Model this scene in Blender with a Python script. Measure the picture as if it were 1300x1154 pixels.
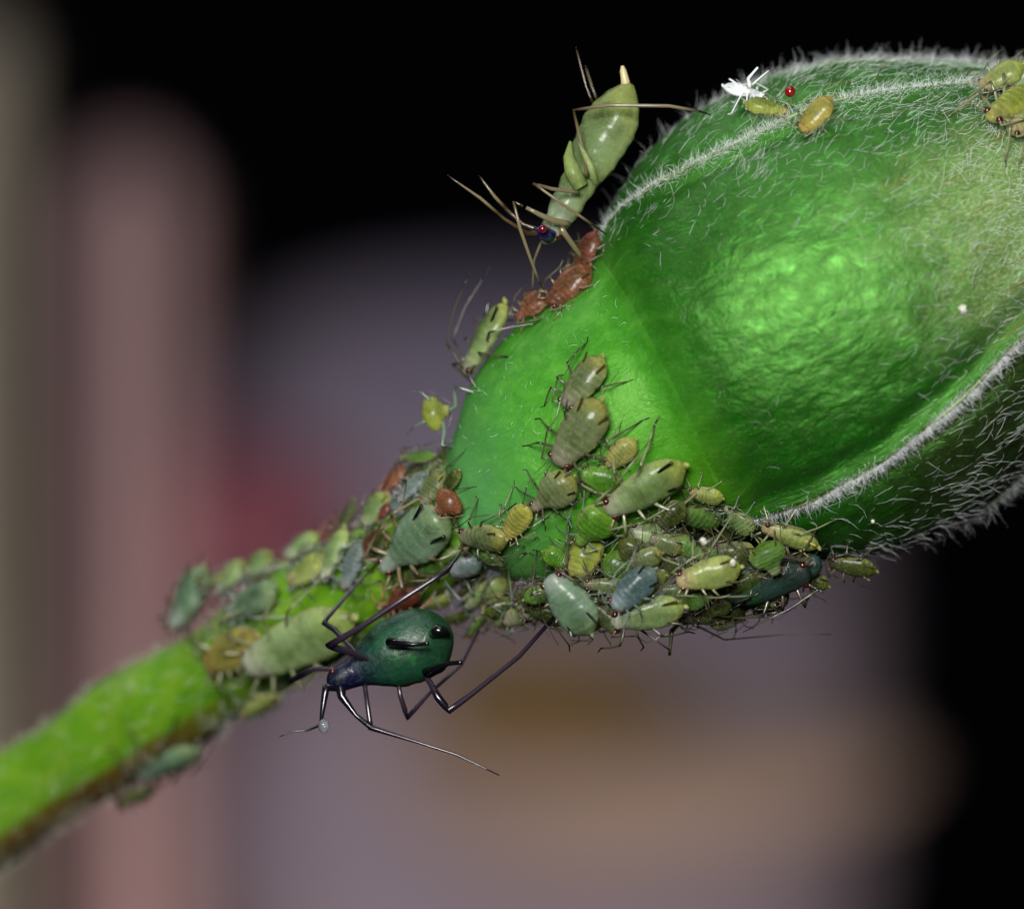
import bpy, math, random
import numpy as np
from mathutils import Vector, Matrix, noise
from mathutils.bvhtree import BVHTree

# ------------------------------------------------------------------ units
S = 0.001            # everything below is written in millimetres
PX = 60.0            # photograph pixels per millimetre in the plane y = 0
DIST = 120.0         # camera distance (mm)
for o in list(bpy.data.objects):
    bpy.data.objects.remove(o)
scene = bpy.context.scene
col = scene.collection

# ------------------------------------------------------------------ camera
cam_d = bpy.data.cameras.new('camera')
cam = bpy.data.objects.new('camera', cam_d)
col.objects.link(cam)
cam.location = (0, -DIST * S, 0)
cam.rotation_euler = (math.radians(90), 0, 0)
cam_d.sensor_width = 36.0
cam_d.lens = 36.0 * DIST / (1300 / PX)
cam_d.clip_start = 0.005
cam_d.clip_end = 5.0
cam_d.dof.use_dof = True
cam_d.dof.focus_distance = (DIST - 2.3) * S
cam_d.dof.aperture_fstop = cam_d.lens / 3.9
scene.camera = cam

# ------------------------------------------------------------------ world and lamps
w = bpy.data.worlds.new('World')
scene.world = w
w.use_nodes = True
w.node_tree.nodes['Background'].inputs[0].default_value = (0.3, 0.32, 0.5, 1)
w.node_tree.nodes['Background'].inputs[1].default_value = 0.002


def area(name, loc, target, size, power, color=(1, 1, 1)):
    l = bpy.data.lights.new(name, 'AREA')
    l.shape = 'RECTANGLE'
    l.size, l.size_y = size[0] * S, size[1] * S
    l.energy = power
    l.color = color
    o = bpy.data.objects.new(name, l)
    col.objects.link(o)
    o.location = Vector(loc) * S
    o.rotation_euler = (Vector(target) - Vector(loc)).to_track_quat('-Z', 'Y').to_euler()
    return o


area('flash', (-12, -113, 27), (3, 0, 0), (34, 26), 0.205, (1.0, 0.98, 0.94))
area('added_rim_light', (10, -40, 110), (4, 0, 2), (40, 20), 0.022, (0.92, 0.96, 1.0))  # added rim light that brightens the top hairs, not a known flash
area('added_background_fill', (-70, 60, 170), (-40, 420, -10), (160, 120), 0.66, (0.96, 0.93, 1.0))  # added fill for the far background, no such source known
area('added_background_low_fill', (28, 320, -125), (15, 440, -25), (80, 40), 0.15, (1.0, 0.86, 0.76))  # added warm fill from below, so the background darkens towards its top

vs = scene.view_settings
vs.view_transform = 'Standard'
vs.look = 'None'
vs.exposure = 0.0
vs.gamma = 1.0
scene.render.engine = 'CYCLES'


# ------------------------------------------------------------------ helpers
def P(px, py, y=0.0):
    """photo pixel + depth (mm behind the bud's plane) -> world point in mm"""
    k = (DIST + y) / DIST
    return Vector(((px - 650) / PX * k, y, (577 - py) / PX * k))


def to_px(v):
    k = DIST / (DIST + v.y)
    return (v.x * k * PX + 650, 577 - v.z * k * PX)


CAM = Vector((0, -DIST, 0))


def lin(h):
    h = h.lstrip('#')
    r = []
    for i in (0, 2, 4):
        c = int(h[i:i + 2], 16) / 255
        r.append(c / 12.92 if c <= 0.04045 else ((c + 0.055) / 1.055) ** 2.4)
    return (r[0], r[1], r[2], 1)


def interp(tab, t):
    xs = [a[0] for a in tab]
    if t <= xs[0]:
        return tab[0][1]
    if t >= xs[-1]:
        return tab[-1][1]
    # monotone-ish cubic
    for i in range(len(xs) - 1):
        if xs[i] <= t <= xs[i + 1]:
            p1, p2 = tab[i][1], tab[i + 1][1]
            h = xs[i + 1] - xs[i]

            def slope(j):
                if j <= 0 or j >= len(xs) - 1:
                    a, b = max(0, j - 1), min(len(xs) - 1, j + 1)
                    return (tab[b][1] - tab[a][1]) / (xs[b] - xs[a])
                d0 = (tab[j][1] - tab[j - 1][1]) / (xs[j] - xs[j - 1])
                d1 = (tab[j + 1][1] - tab[j][1]) / (xs[j + 1] - xs[j])
                if d0 * d1 <= 0:
                    return 0
                return 2 * d0 * d1 / (d0 + d1)
            m1, m2 = slope(i), slope(i + 1)
            u = (t - xs[i]) / h
            return ((2 * u**3 - 3 * u**2 + 1) * p1 + (u**3 - 2 * u**2 + u) * h * m1
                    + (-2 * u**3 + 3 * u**2) * p2 + (u**3 - u**2) * h * m2)


class MB:
    def __init__(self):
        self.v, self.f, self.m, self.a = [], [], [], []

    def grid(self, rows, mat=0, closed=True, cap=True, attr=None):
        """rows: list of rings of points"""
        b = len(self.v)
        n = len(rows[0])
        for i, r in enumerate(rows):
            for j, p in enumerate(r):
                self.v.append(tuple(p))
                self.a.append(attr(i, j) if attr else (0, 0, 0))
        for i in range(len(rows) - 1):
            for j in range(n if closed else n - 1):
                k = (j + 1) % n
                self.f.append((b + i * n + j, b + i * n + k, b + (i + 1) * n + k, b + (i + 1) * n + j))
                self.m.append(mat)
        if cap and closed:
            self.f.append(tuple(b + j for j in range(n - 1, -1, -1)))
            self.m.append(mat)
            e = b + (len(rows) - 1) * n
            self.f.append(tuple(e + j for j in range(n)))
            self.m.append(mat)

    def tube(self, pts, rad, sides=6, mat=0, attrs=None):
        pts = [Vector(p) for p in pts]
        rows = []
        ref = None
        for i, p in enumerate(pts):
            d = (pts[min(i + 1, len(pts) - 1)] - pts[max(i - 1, 0)])
            if d.length < 1e-9:
                d = Vector((0, 0, 1))
            d.normalize()
            if ref is None:
                ref = d.orthogonal().normalized()
            ref = (ref - d * ref.dot(d))
            ref = ref.normalized() if ref.length > 1e-6 else d.orthogonal().normalized()
            o = d.cross(ref)
            r = rad[i] if isinstance(rad, (list, tuple)) else rad
            rows.append([p + (ref * math.cos(2 * math.pi * k / sides) + o * math.sin(2 * math.pi * k / sides)) * r
                         for k in range(sides)])
        n = len(pts) - 1
        self.grid(rows, mat, True, True,
                  (lambda i, j: attrs[i]) if attrs else (lambda i, j: (i / n, 0, 0)))

    def sphere(self, c, r, mat=0, rings=8, sides=10, attr=(0, 0, 0)):
        c = Vector(c)
        rr = r if isinstance(r, (tuple, list)) else (r, r, r)
        rows = []
        for i in range(rings + 1):
            th = math.pi * (0.02 + 0.96 * i / rings)
            rows.append([c + Vector((rr[0] * math.sin(th) * math.cos(2 * math.pi * k / sides),
                                     rr[1] * math.sin(th) * math.sin(2 * math.pi * k / sides),
                                     rr[2] * math.cos(th))) for k in range(sides)])
        rows.reverse()
        self.grid(rows, mat, True, True, lambda i, j: attr)

    def build(self, name, mats, parent=None, smooth=True, kind=None):
        me = bpy.data.meshes.new(name)
        me.from_pydata([(x * S, y * S, z * S) for x, y, z in self.v], [], self.f)
        if not isinstance(mats, (list, tuple)):
            mats = [mats]
        for m in mats:
            me.materials.append(m)
        if len(mats) > 1:
            me.polygons.foreach_set('material_index', self.m)
        if smooth:
            me.polygons.foreach_set('use_smooth', [True] * len(me.polygons))
        at = me.attributes.new('sp', 'FLOAT_VECTOR', 'POINT')
        at.data.foreach_set('vector', np.array(self.a, dtype=np.float32).ravel())
        me.update()
        o = bpy.data.objects.new(name, me)
        col.objects.link(o)
        if parent:
            o.parent = parent
        if kind:
            o['kind'] = kind
        return o


def empty(name, loc=(0, 0, 0), rot=None):
    o = bpy.data.objects.new(name, None)
    o.empty_display_size = 0.0005
    col.objects.link(o)
    o.location = Vector(loc) * S
    if rot is not None:
        o.rotation_euler = rot
    return o


def tag(o, label, cat, group=None):
    o['label'] = label
    o['category'] = cat
    if group:
        o['group'] = group
    return o


# ------------------------------------------------------------------ materials
class NT:
    def __init__(self, name):
        self.mat = bpy.data.materials.new(name)
        self.mat.use_nodes = True
        self.t = self.mat.node_tree
        self.n = self.t.nodes
        self.b = self.n['Principled BSDF']

    def node(self, kind, **kw):
        x = self.n.new(kind)
        for k, v in kw.items():
            setattr(x, k, v)
        return x

    def link(self, a, b):
        self.t.links.new(a, b)

    def attr(self, name='sp'):
        a = self.node('ShaderNodeAttribute')
        a.attribute_name = name
        return a.outputs['Vector']

    def sep(self, vec):
        s = self.node('ShaderNodeSeparateXYZ')
        self.link(vec, s.inputs[0])
        return s.outputs

    def mapping(self, vec, scale=(1, 1, 1), loc=(0, 0, 0)):
        m = self.node('ShaderNodeMapping')
        m.inputs['Scale'].default_value = scale
        m.inputs['Location'].default_value = loc
        self.link(vec, m.inputs['Vector'])
        return m.outputs[0]

    def noise(self, vec, scale, detail=3, rough=0.5, dist=0.0):
        x = self.node('ShaderNodeTexNoise')
        x.inputs['Scale'].default_value = scale
        x.inputs['Detail'].default_value = detail
        x.inputs['Roughness'].default_value = rough
        x.inputs['Distortion'].default_value = dist
        if vec:
            self.link(vec, x.inputs['Vector'])
        return x.outputs['Fac']

    def ramp(self, fac, stops, interp='LINEAR'):
        r = self.node('ShaderNodeValToRGB')
        r.color_ramp.interpolation = interp
        e = r.color_ramp.elements
        while len(e) < len(stops):
            e.new(0.5)
        for i, (p, c) in enumerate(stops):
            e[i].position = p
            e[i].color = c if not isinstance(c, (int, float)) else (c, c, c, 1)
        self.link(fac, r.inputs[0])
        return r.outputs[0]

    def mix(self, fac, a, b, mode='MIX'):
        m = self.node('ShaderNodeMix', data_type='RGBA', blend_type=mode)
        if isinstance(fac, (int, float)):
            m.inputs[0].default_value = fac
        else:
            self.link(fac, m.inputs[0])
        for v, i in ((a, 6), (b, 7)):
            if isinstance(v, tuple):
                m.inputs[i].default_value = v
            else:
                self.link(v, m.inputs[i])
        return m.outputs[2]

    def math(self, op, a, b=None, clamp=False):
        m = self.node('ShaderNodeMath', operation=op, use_clamp=clamp)
        for v, i in ((a, 0), (b, 1)):
            if v is None:
                continue
            if isinstance(v, (int, float)):
                m.inputs[i].default_value = v
            else:
                self.link(v, m.inputs[i])
        return m.outputs[0]

    def maprange(self, v, a, b, c=0.0, d=1.0):
        m = self.node('ShaderNodeMapRange')
        m.interpolation_type = 'SMOOTHSTEP'
        for i, x in enumerate((a, b, c, d)):
            m.inputs[i + 1].default_value = x
        self.link(v, m.inputs[0])
        return m.outputs[0]

    def bump(self, h, dist, strength=1.0, prev=None):
        b = self.node('ShaderNodeBump')
        b.inputs['Strength'].default_value = strength
        b.inputs['Distance'].default_value = dist * S
        self.link(h, b.inputs['Height'])
        if prev:
            self.link(prev, b.inputs['Normal'])
        return b.outputs[0]

    def set(self, **kw):
        names = dict(color='Base Color', rough='Roughness', sss='Subsurface Weight', radius='Subsurface Radius',
                     scale='Subsurface Scale', spec='Specular IOR Level', trans='Transmission Weight', ior='IOR',
                     normal='Normal', coat='Coat Weight', coatr='Coat Roughness', metal='Metallic', alpha='Alpha',
                     sheen='Sheen Weight', tint='Specular Tint')
        for k, v in kw.items():
            i = self.b.inputs[names[k]]
            if isinstance(v, bpy.types.NodeSocket):
                self.link(v, i)
            else:
                i.default_value = v
        return self


def green_base(m, sp):
    x, y, z = m.sep(sp)
    n = m.noise(m.mapping(sp, (1, 1, 0)), 3.0, 4, 0.6, 0.5)
    n2 = m.noise(m.mapping(sp, (1, 1.5, 0)), 14.0, 4, 0.6, 0.4)
    c = m.ramp(n, [(0.3, lin('#2e7214')), (0.5, lin('#38801c')), (0.7, lin('#4e922e'))])
    c = m.mix(m.math('MULTIPLY', m.maprange(n2, 0.45, 0.7), 0.35), c, lin('#4c9246'))
    c = m.mix(m.math('MULTIPLY', m.maprange(m.math('ADD', y, m.math('MULTIPLY', n, 0.8)), 0.7, -0.9), 0.55), c, lin('#4a8206'))
    c = m.mix(m.math('MULTIPLY', m.maprange(m.math('ADD', x, m.math('MULTIPLY', n, 0.8)), 0.5, -1.0), 0.6), c, lin('#5a9660'))
    return c, n, n2


def mat_sepal(name, brown):
    m = NT(name)
    sp = m.attr()
    x, y, z = m.sep(sp)          # x: along the bud (px/100), y: across (px/100), z: margin nearness
    n_big = m.noise(m.mapping(sp, (0.8, 1.2, 1)), 2.6, 4, 0.6, 0.4)
    n_med = m.noise(m.mapping(sp, (0.9, 1.15, 1)), 5.0, 6, 0.72, 0.5)
    n_fine = m.noise(m.mapping(sp, (0.8, 1.3, 1)), 22.0, 5, 0.65, 0.3)
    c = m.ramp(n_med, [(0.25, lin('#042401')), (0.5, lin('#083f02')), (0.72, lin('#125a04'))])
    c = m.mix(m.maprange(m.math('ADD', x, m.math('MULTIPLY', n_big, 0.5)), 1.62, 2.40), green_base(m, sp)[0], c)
    # paler, bloom-covered skin further up the sepal
    pale = m.ramp(n_fine, [(0.3, lin('#4a6a24')), (0.5, lin('#86a060')), (0.72, lin('#c2ccaa'))])
    far = m.maprange(m.math('ADD', x, m.math('MULTIPLY', n_big, 2.2)), 4.9, 7.7)
    far = m.math('MULTIPLY', far, m.math('MULTIPLY', m.math('SUBTRACT', 1.0, m.maprange(y, 0.7, 1.9)), m.maprange(y, -1.6, -0.5)))
    c = m.mix(m.math('MULTIPLY', far, 0.75), c, pale)
    # whiter mottling of the highlight, painted into the colour as soft patches
    hi_patch = m.math('MULTIPLY', m.maprange(n_med, 0.50, 0.72), m.maprange(n_big, 0.42, 0.62))
    hi_patch = m.math('MULTIPLY', hi_patch, m.maprange(x, 2.3, 3.6))
    c = m.mix(m.math('MULTIPLY', hi_patch, 0.4), c, lin('#6cc060'))
    # reddish brown streaks along the sepal
    st = m.noise(m.mapping(sp, (0.55, 2.4, 1), (3.1, 1.7, 0)), 4.2, 4, 0.62, 0.8)
    fac = m.math('MULTIPLY', m.maprange(st, 0.56, 0.70), m.maprange(x, 4.2, 6.2))
    c = m.mix(m.math('MULTIPLY', fac, 0.8), c, lin('#6b4a1c'))
    if brown:
        fb = m.math('MULTIPLY', m.maprange(m.math('ADD', x, n_big), 3.0, 5.0), m.maprange(n_med, 0.22, 0.5))
        c = m.mix(m.math('MULTIPLY', fb, 0.9), c, lin('#1a140a'))
    # the margin itself is a little paler and browner on its rim
    c = m.mix(m.math('MULTIPLY', m.maprange(z, 0.9, 1.0), 0.55), c, lin('#8a7a4a'))
    sp_ = m.noise(m.mapping(sp, (1, 1, 1)), 55.0, 2, 0.5)
    c = m.mix(m.math('MULTIPLY', m.maprange(sp_, 0.66, 0.74), 0.5), c, lin('#a8d88a'))
    nrm = m.bump(n_big, 0.12, 0.6)
    nrm = m.bump(n_med, 0.042, 0.8, nrm)
    nrm = m.bump(n_fine, 0.014, 0.6, nrm)
    m.set(color=c, rough=m.maprange(n_med, 0.3, 0.7, 0.54, 0.40), spec=1.0, ior=1.72, tint=(0.38, 1.0, 0.22, 1), sss=0.12, radius=(0.25, 0.6, 0.08),
          scale=0.5 * S, normal=nrm)
    return m.mat


def mat_receptacle():
    m = NT('receptacle_skin')
    sp = m.attr()
    x, y, z = m.sep(sp)
    c, n, n2 = green_base(m, sp)
    n3 = m.noise(sp, 60.0, 2, 0.5)
    c = m.mix(m.math('MULTIPLY', m.maprange(n3, 0.66, 0.74), 0.4), c, lin('#b8e09a'))
    nrm = m.bump(n, 0.10, 0.4)
    nrm = m.bump(n2, 0.03, 0.5, nrm)
    m.set(color=c, rough=0.46, spec=0.5, tint=(0.6, 1.0, 0.3, 1), sss=0.2, radius=(0.25, 0.6, 0.08), scale=0.5 * S, normal=nrm)
    return m.mat


def mat_stem():
    m = NT('stem_skin')
    sp = m.attr()
    x, y, z = m.sep(sp)
    n = m.noise(m.mapping(sp, (0.7, 1.3, 1)), 1.6, 5, 0.65, 0.4)
    c = m.ramp(n, [(0.3, lin('#487f12')), (0.5, lin('#5f8f18')), (0.7, lin('#789c2c'))])
    # brown lower flank with a shape of its own
    br = m.math('MULTIPLY', m.maprange(m.math('ADD', y, m.math('MULTIPLY', n, 0.35)), 0.50, 0.72), m.maprange(x, 7.0, 11.0))
    c = m.mix(m.math('MULTIPLY', br, 0.9), c, lin('#5b3a1a'))
    nrm = m.bump(m.noise(m.mapping(sp, (0.8, 3, 1)), 4, 3), 0.05, 0.5)
    m.set(color=c, rough=0.45, spec=0.4, sss=0.35, radius=(0.4, 0.9, 0.12), scale=0.6 * S, normal=nrm)
    return m.mat


def mat_hair(name, c='#f4fafa', sss=0.0):
    m = NT(name)
    m.set(color=lin(c), rough=0.35, spec=0.6, trans=0.0)
    return m.mat


PAL = dict(   # tail, middle, head
    grey=('#9c9a3c', '#75875a', '#8b8478'),
    sage=('#a2ad3e', '#86a866', '#a3ab90'),
    pale=('#a6bd5c', '#a8c68a', '#c2cbb6'),
    mint=('#86a070', '#86a68a', '#a8b6aa'),
    blue=('#76908a', '#688490', '#9aa8aa'),
    ice=('#8a9c9a', '#98a6aa', '#b0b8ba'),
    yellow=('#bcb83c', '#c2be54', '#c6b464'),
    chartreuse=('#a8b838', '#b4c048', '#b8b45c'),
    straw=('#b6c04e', '#bac872', '#cdb98e'),
    orange=('#b0ae50', '#bab660', '#b4aa64'),
    amber=('#ae9c3c', '#c2b450', '#b89c44'),
    pink=('#925838', '#9e6244', '#884e38'),
    rust=('#8a4634', '#96503c', '#804032'),
    wine=('#7a3136', '#863a3c', '#6d2c30'),
    olive=('#5f6a24', '#57642c', '#4c5030'),
    lime=('#7fae2a', '#6aa82c', '#7ca848'),
    leaf=('#6f9a34', '#6f9a48', '#8a9a68'),
    teal=('#12361c', '#16462e', '#0a0c2c'),
    darkteal=('#20342a', '#243a34', '#202a26'),
    cream=('#b9bf9a', '#c3ca9a', '#b8b8a0'),
    nymph=('#94a64c', '#8aa870', '#b6c4b6'),
    white=('#e8ecf0', '#f0f3f6', '#e4e8ee'),
)
_am = {}


def mat_aphid(kind):
    if kind in _am:
        return _am[kind]
    t, mid, h = PAL[kind]
    m = NT('aphid_' + kind)
    sp = m.attr()
    x, y, z = m.sep(sp)                   # x: 0 tail..1 head, y: around, z random
    tc = m.node('ShaderNodeTexCoord')
    ob = m.node('ShaderNodeObjectInfo')
    vec = m.node('ShaderNodeVectorMath', operation='ADD')
    m.link(tc.outputs['Object'], vec.inputs[0])
    m.link(ob.outputs['Location'], vec.inputs[1])
    n = m.noise(vec.outputs[0], 2200.0, 3, 0.6, 0.5)
    n2 = m.noise(vec.outputs[0], 9000.0, 3, 0.6)
    xx = m.math('ADD', x, m.math('MULTIPLY', m.math('SUBTRACT', n, 0.5), 0.22))
    c = m.ramp(xx, [(0.05, lin(t)), (0.34, lin(mid)), (0.52 if kind == 'teal' else 0.66, lin(mid)), (0.76 if kind == 'teal' else 0.88, lin(h))])
    dark = m.mix(1.0, c, lin('#8c9a78'), 'MULTIPLY')
    c = m.mix(m.math('MULTIPLY', m.maprange(n, 0.42, 0.66), 0.6), c, dark)
    c = m.mix(m.math('MULTIPLY', m.maprange(n2, 0.52, 0.72), 0.03 if 'teal' in kind else 0.26), c, lin('#c6ccb0'))
    if kind not in ('white', 'teal', 'darkteal'):
        if kind not in ('pink', 'rust', 'wine'):
            c = m.mix(0.0 if kind in ('olive', 'leaf', 'lime', 'blue', 'ice', 'mint') else 0.10, c, lin('#dfe4a6'))
        side = m.math('ABSOLUTE', m.math('SUBTRACT', y, 0.25))
        gut = m.math('MULTIPLY', m.maprange(m.math('ADD', side, m.math('MULTIPLY', m.math('SUBTRACT', n, 0.5), 0.16)), 0.13, 0.03),
                     m.math('MULTIPLY', m.maprange(x, 0.10, 0.24), m.maprange(x, 0.78, 0.6)))
        c = m.mix(m.math('MULTIPLY', gut, 0.42), c, m.mix(1.0, c, lin('#7d9a6c'), 'MULTIPLY'))
        rim = m.maprange(m.math('ADD', side, m.math('MULTIPLY', m.math('SUBTRACT', n2, 0.5), 0.05)), 0.15, 0.23)
        c = m.mix(m.math('MULTIPLY', rim, 0.10 if kind in ('blue', 'ice', 'mint') else 0.35), c, lin('#cfd08c' if kind not in ('pink', 'rust', 'wine') else '#b88468'))
        line = m.maprange(m.math('SINE', m.math('MULTIPLY', m.math('ADD', x, m.math('MULTIPLY', n, 0.03)), 62.0)), -0.7, -1.0)
        c = m.mix(m.math('MULTIPLY', line, 0.12), c, m.mix(1.0, c, lin('#8a8a70'), 'MULTIPLY'))
    wv = m.math('SINE', m.math('MULTIPLY', m.math('ADD', x, m.math('MULTIPLY', n, 0.03)), 62.0))
    nrm = m.bump(wv, 0.008, 0.55)
    nrm = m.bump(n2, 0.045, 0.6, nrm)
    n3 = m.noise(vec.outputs[0], 26000.0, 3, 0.65)
    nrm = m.bump(n3, 0.018, 0.7, nrm)
    c = m.mix(m.math('MULTIPLY', m.maprange(n3, 0.55, 0.7), 0.0 if 'teal' in kind else 0.22), c, lin('#dfe4cc'))
    if kind == 'white':
        m.set(color=c, rough=0.4, sss=0.3, radius=(0.3, 0.3, 0.3), scale=0.3 * S, normal=nrm)
    elif kind in ('teal', 'darkteal'):
        c = m.mix(m.math('MULTIPLY', m.math('MULTIPLY', m.maprange(n, 0.5, 0.64), m.maprange(x, 0.6, 0.3)), 0.6), c, lin('#2c6a34'))
        c = m.mix(m.math('MULTIPLY', m.maprange(n2, 0.5, 0.66), 0.5), c, lin('#0d2a30'))
        m.set(color=c, rough=m.maprange(n2, 0.3, 0.7, 0.34, 0.55), spec=0.5, sss=0.15, radius=(0.1, 0.3, 0.2), scale=0.3 * S, normal=m.bump(n2, 0.03, 0.6, m.bump(n, 0.05, 0.5)))
    else:
        m.set(color=c, rough=0.26, spec=0.5, coat=0.22, coatr=0.2, sss=0.55, trans=0.5, ior=1.18, radius=(0.5, 0.6, 0.2), scale=0.4 * S, normal=nrm)
    _am[kind] = m.mat
    return m.mat


def mat_leg(name, pale, knee, tip, rough=0.22):
    m = NT(name)
    x, y, z = m.sep(m.attr())     # 0 hip, .45 knee, .9 ankle, 1 claw
    c = m.ramp(x, [(0.0, lin(pale)), (0.30, lin(pale)), (0.44, lin(knee)), (0.52, lin(pale)), (0.76, lin(pale)),
                   (0.88, lin(tip)), (1.0, lin(tip))])
    m.set(color=c, rough=rough, spec=0.7, sss=0.15, radius=(0.1, 0.1, 0.05), scale=0.2 * S)
    return m.mat


def simple(name, c, rough=0.4, **kw):
    m = NT(name)
    m.set(color=lin(c), rough=rough, **kw)
    return m.mat


M_RECEPT = mat_receptacle()
M_STEM = mat_stem()
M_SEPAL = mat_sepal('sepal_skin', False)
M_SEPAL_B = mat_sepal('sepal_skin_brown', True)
M_HAIR = mat_hair('sepal_hair')
M_SHAIR = mat_hair('stem_hair', '#c8d0b8')
M_EYE = simple('eye_red', '#3c0d0c', 0.15, spec=0.8)
M_BLACK = simple('black_horn', '#0b0a0d', 0.18, spec=0.8)
LEGS = dict(
    std=mat_leg('leg_grey', '#6f6f4c', '#17150f', '#0d0c0a'),
    dark=mat_leg('leg_dark', '#4a4636', '#100e0c', '#080808'),
    pale=mat_leg('leg_pale', '#7f8262', '#33331f', '#2a261c'),
    clear=mat_leg('leg_clear', '#66766a', '#303a30', '#3c4438'),
    tan=mat_leg('leg_tan', '#736950', '#33240f', '#120e10'),
    violet=mat_leg('leg_violet', '#2c2230', '#0a0814', '#0a0812'),
    white=mat_leg('leg_white', '#eceff2', '#dde2ea', '#cfd6e0'),
    red=mat_leg('leg_red', '#a87860', '#5a3020', '#1c1008'),
)
HORN = dict(std=simple('cornicle_brown', '#3c3414', 0.25), dark=M_BLACK,
            pale=simple('cornicle_pale', '#a09a4c', 0.3), white=simple('cornicle_white', '#e8ecf0', 0.4))

# ================================================================== the rose bud
# axis of bud in the photograph: from (690,572) along (0.905,-0.425); tilted a little towards the camera
TAU = math.radians(-5)
AX = Vector((0.905 * math.cos(TAU), -math.sin(TAU), 0.425 * math.cos(TAU)))
UP = Vector((-0.425, 0, 0.905))
FR = AX.cross(UP).normalized()
if FR.y > 0:
    FR = -FR
ORG = P(690, 572)
RAD = [(-140, 60), (-128, 66), (-120, 76), (-110, 90), (-92, 106), (-61, 135), (-42, 149), (4, 166), (42, 175), (100, 186),
       (150, 193), (168, 200), (190, 222), (228, 251), (280, 280), (355, 301), (445, 304), (536, 287), (629, 250), (761, 180),
       (860, 130), (960, 80), (1060, 42), (1120, 10)]
CEN = [(-140, -40), (-118, -38), (-92, -36), (-61, -30), (-42, -28), (4, -22), (42, -17), (117, -9), (170, -4), (230, 0), (1200, 0)]


def bud_pt(t, ph, dr=0.0):
    a = math.radians(ph)
    # the bulge of the sepals overhangs the receptacle a little on the front
    sh = 34 * max(0.0, math.cos(a)) * max(0.0, 1 - abs(t - 185) / 150)
    r = interp(RAD, t + sh) + dr
    return ORG + (AX * t + UP * (interp(CEN, t) + r * math.sin(a)) + FR * (r * math.cos(a))) / PX


RIDGE = [   # angle of each sepal seam against distance along the bud
    [(150, 96), (168, 86), (190, 77), (228, 65), (280, 57), (348, 53), (460, 52), (606, 52), (700, 55), (900, 60), (1120, 60)],
    [(150, -62), (188, -50), (250, -44.5), (355, -38), (479, -31), (612, -25), (900, -23), (1120, -23)],
    [(150, -130), (250, -112), (310, -102), (474, -85), (612, -79), (900, -75), (1120, -75)],
    [(150, -200), (400, -186), (1120, -180)],
    [(150, 150), (300, 112), (540, 89), (700, 85), (900, 88), (1120, 88)],
]
bud = tag(empty('rose_bud', P(-150, 1122, 11)), 'plump green hairy rose bud on its stem, covered in aphids', 'rose bud')
BO = P(-150, 1122, 11)          # the empty's own origin


def loc(mb, origin):
    mb.v = [(x - origin.x, y - origin.y, z - origin.z) for x, y, z in mb.v]
    return mb


host_v, host_f = [], []


def host(mb):
    b = len(host_v)
    host_v.extend(mb.v)
    host_f.extend([tuple(i + b for i in f) for f in mb.f])


# receptacle
mb = MB()
rows = []
NT_, NP_ = 70, 96
ts = [-140 + (215 + 140) * i / (NT_ - 1) for i in range(NT_)]
for t in ts:
    row = []
    for j in range(NP_):
        ph = 360 * j / NP_
        dr = -4 if t > 190 else 0
        q = bud_pt(t if t < 165 else t, ph, 0)
        if t > 165:      # runs on inside the sepals
            q = bud_pt(165, ph, -(t - 165) * 0.35) + AX * ((t - 165) / PX)
        nz = (noise.noise(q * 0.9) * 3.0 + noise.noise(q * 0.4 + Vector((5, 2, 1))) * 4.0) * min(1, max(0, (135 - t) / 60))
        c = ORG + (AX * t + UP * interp(CEN, t)) / PX
        d = (q - c)
        row.append(q + d.normalized() * nz / PX)
    rows.append(row)
mb.grid(rows, 0, True, True, lambda i, j: (ts[i] / 100, (2 * math.pi * j / NP_ if j <= NP_ // 2 else 2 * math.pi * (j / NP_ - 1)) * interp(RAD, min(ts[i], 165)) / 100, 0))
host(mb)
loc(mb, BO).build('receptacle', M_RECEPT, bud)

# stem
SPTS = [P(640, 622, 0.2), P(601, 652, 0.3), P(560, 678, 0.6), P(480, 728, 1.6), P(380, 790, 3.2), P(255, 868, 5.4), P(147, 935, 7.2),
        P(0, 1028, 9.2), P(-150, 1122, 11)]
SL = [0]
for a, b in zip(SPTS, SPTS[1:]):
    SL.append(SL[-1] + (b - a).length)


def stem_c(s):
    return Vector([interp([(SL[i], SPTS[i][k]) for i in range(len(SPTS))], s) for k in range(3)])


mb = MB()
NS = 80
rows = []
sdir = (SPTS[-1] - SPTS[1]).normalized()
su = Vector((-0.53, 0, 0.845)).normalized()
su = (su - sdir * su.dot(sdir)).normalized()
sf = sdir.cross(su).normalized()
if sf.y > 0:
    sf = -sf


def stem_pt(s, ph, dr=0.0):
    c = stem_c(s)
    r = (68 + 5 * max(0, 1 - s / 1.5) + 4 * math.sin(s * 1.1 + 1) + dr) / PX
    a = math.radians(ph)
    q = c + (su * math.sin(a) + sf * math.cos(a)) * r
    return q + (q - c) * noise.noise(q * 0.7) * 0.06


for i in range(NS):
    s = SL[-1] * i / (NS - 1)
    rows.append([stem_pt(s, 360 * j / 48) for j in range(48)])
mb.grid(rows, 0, True, True, lambda i, j: (SL[-1] * i / (NS - 1), -math.sin(2 * math.pi * j / 48), 0))
host(mb)
loc(mb, BO)
stem = mb.build('stem', M_STEM, bud)


def hair_into(mb, p, d, L, r, bend, rng):
    """tapered curved hair: base p, direction d"""
    side = d.orthogonal().normalized()
    side = Matrix.Rotation(rng.uniform(0, 6.28), 3, d) @ side
    pts = [p - d * r * 2, p + d * L * 0.4 + side * bend * L * 0.12, p + d * L * 0.72 + side * bend * L * 0.42,
           p + d * L * 0.92 + side * bend * L * 0.85]
    mb.tube(pts, [r, r * 0.85, r * 0.6, r * 0.2], 3)


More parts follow.
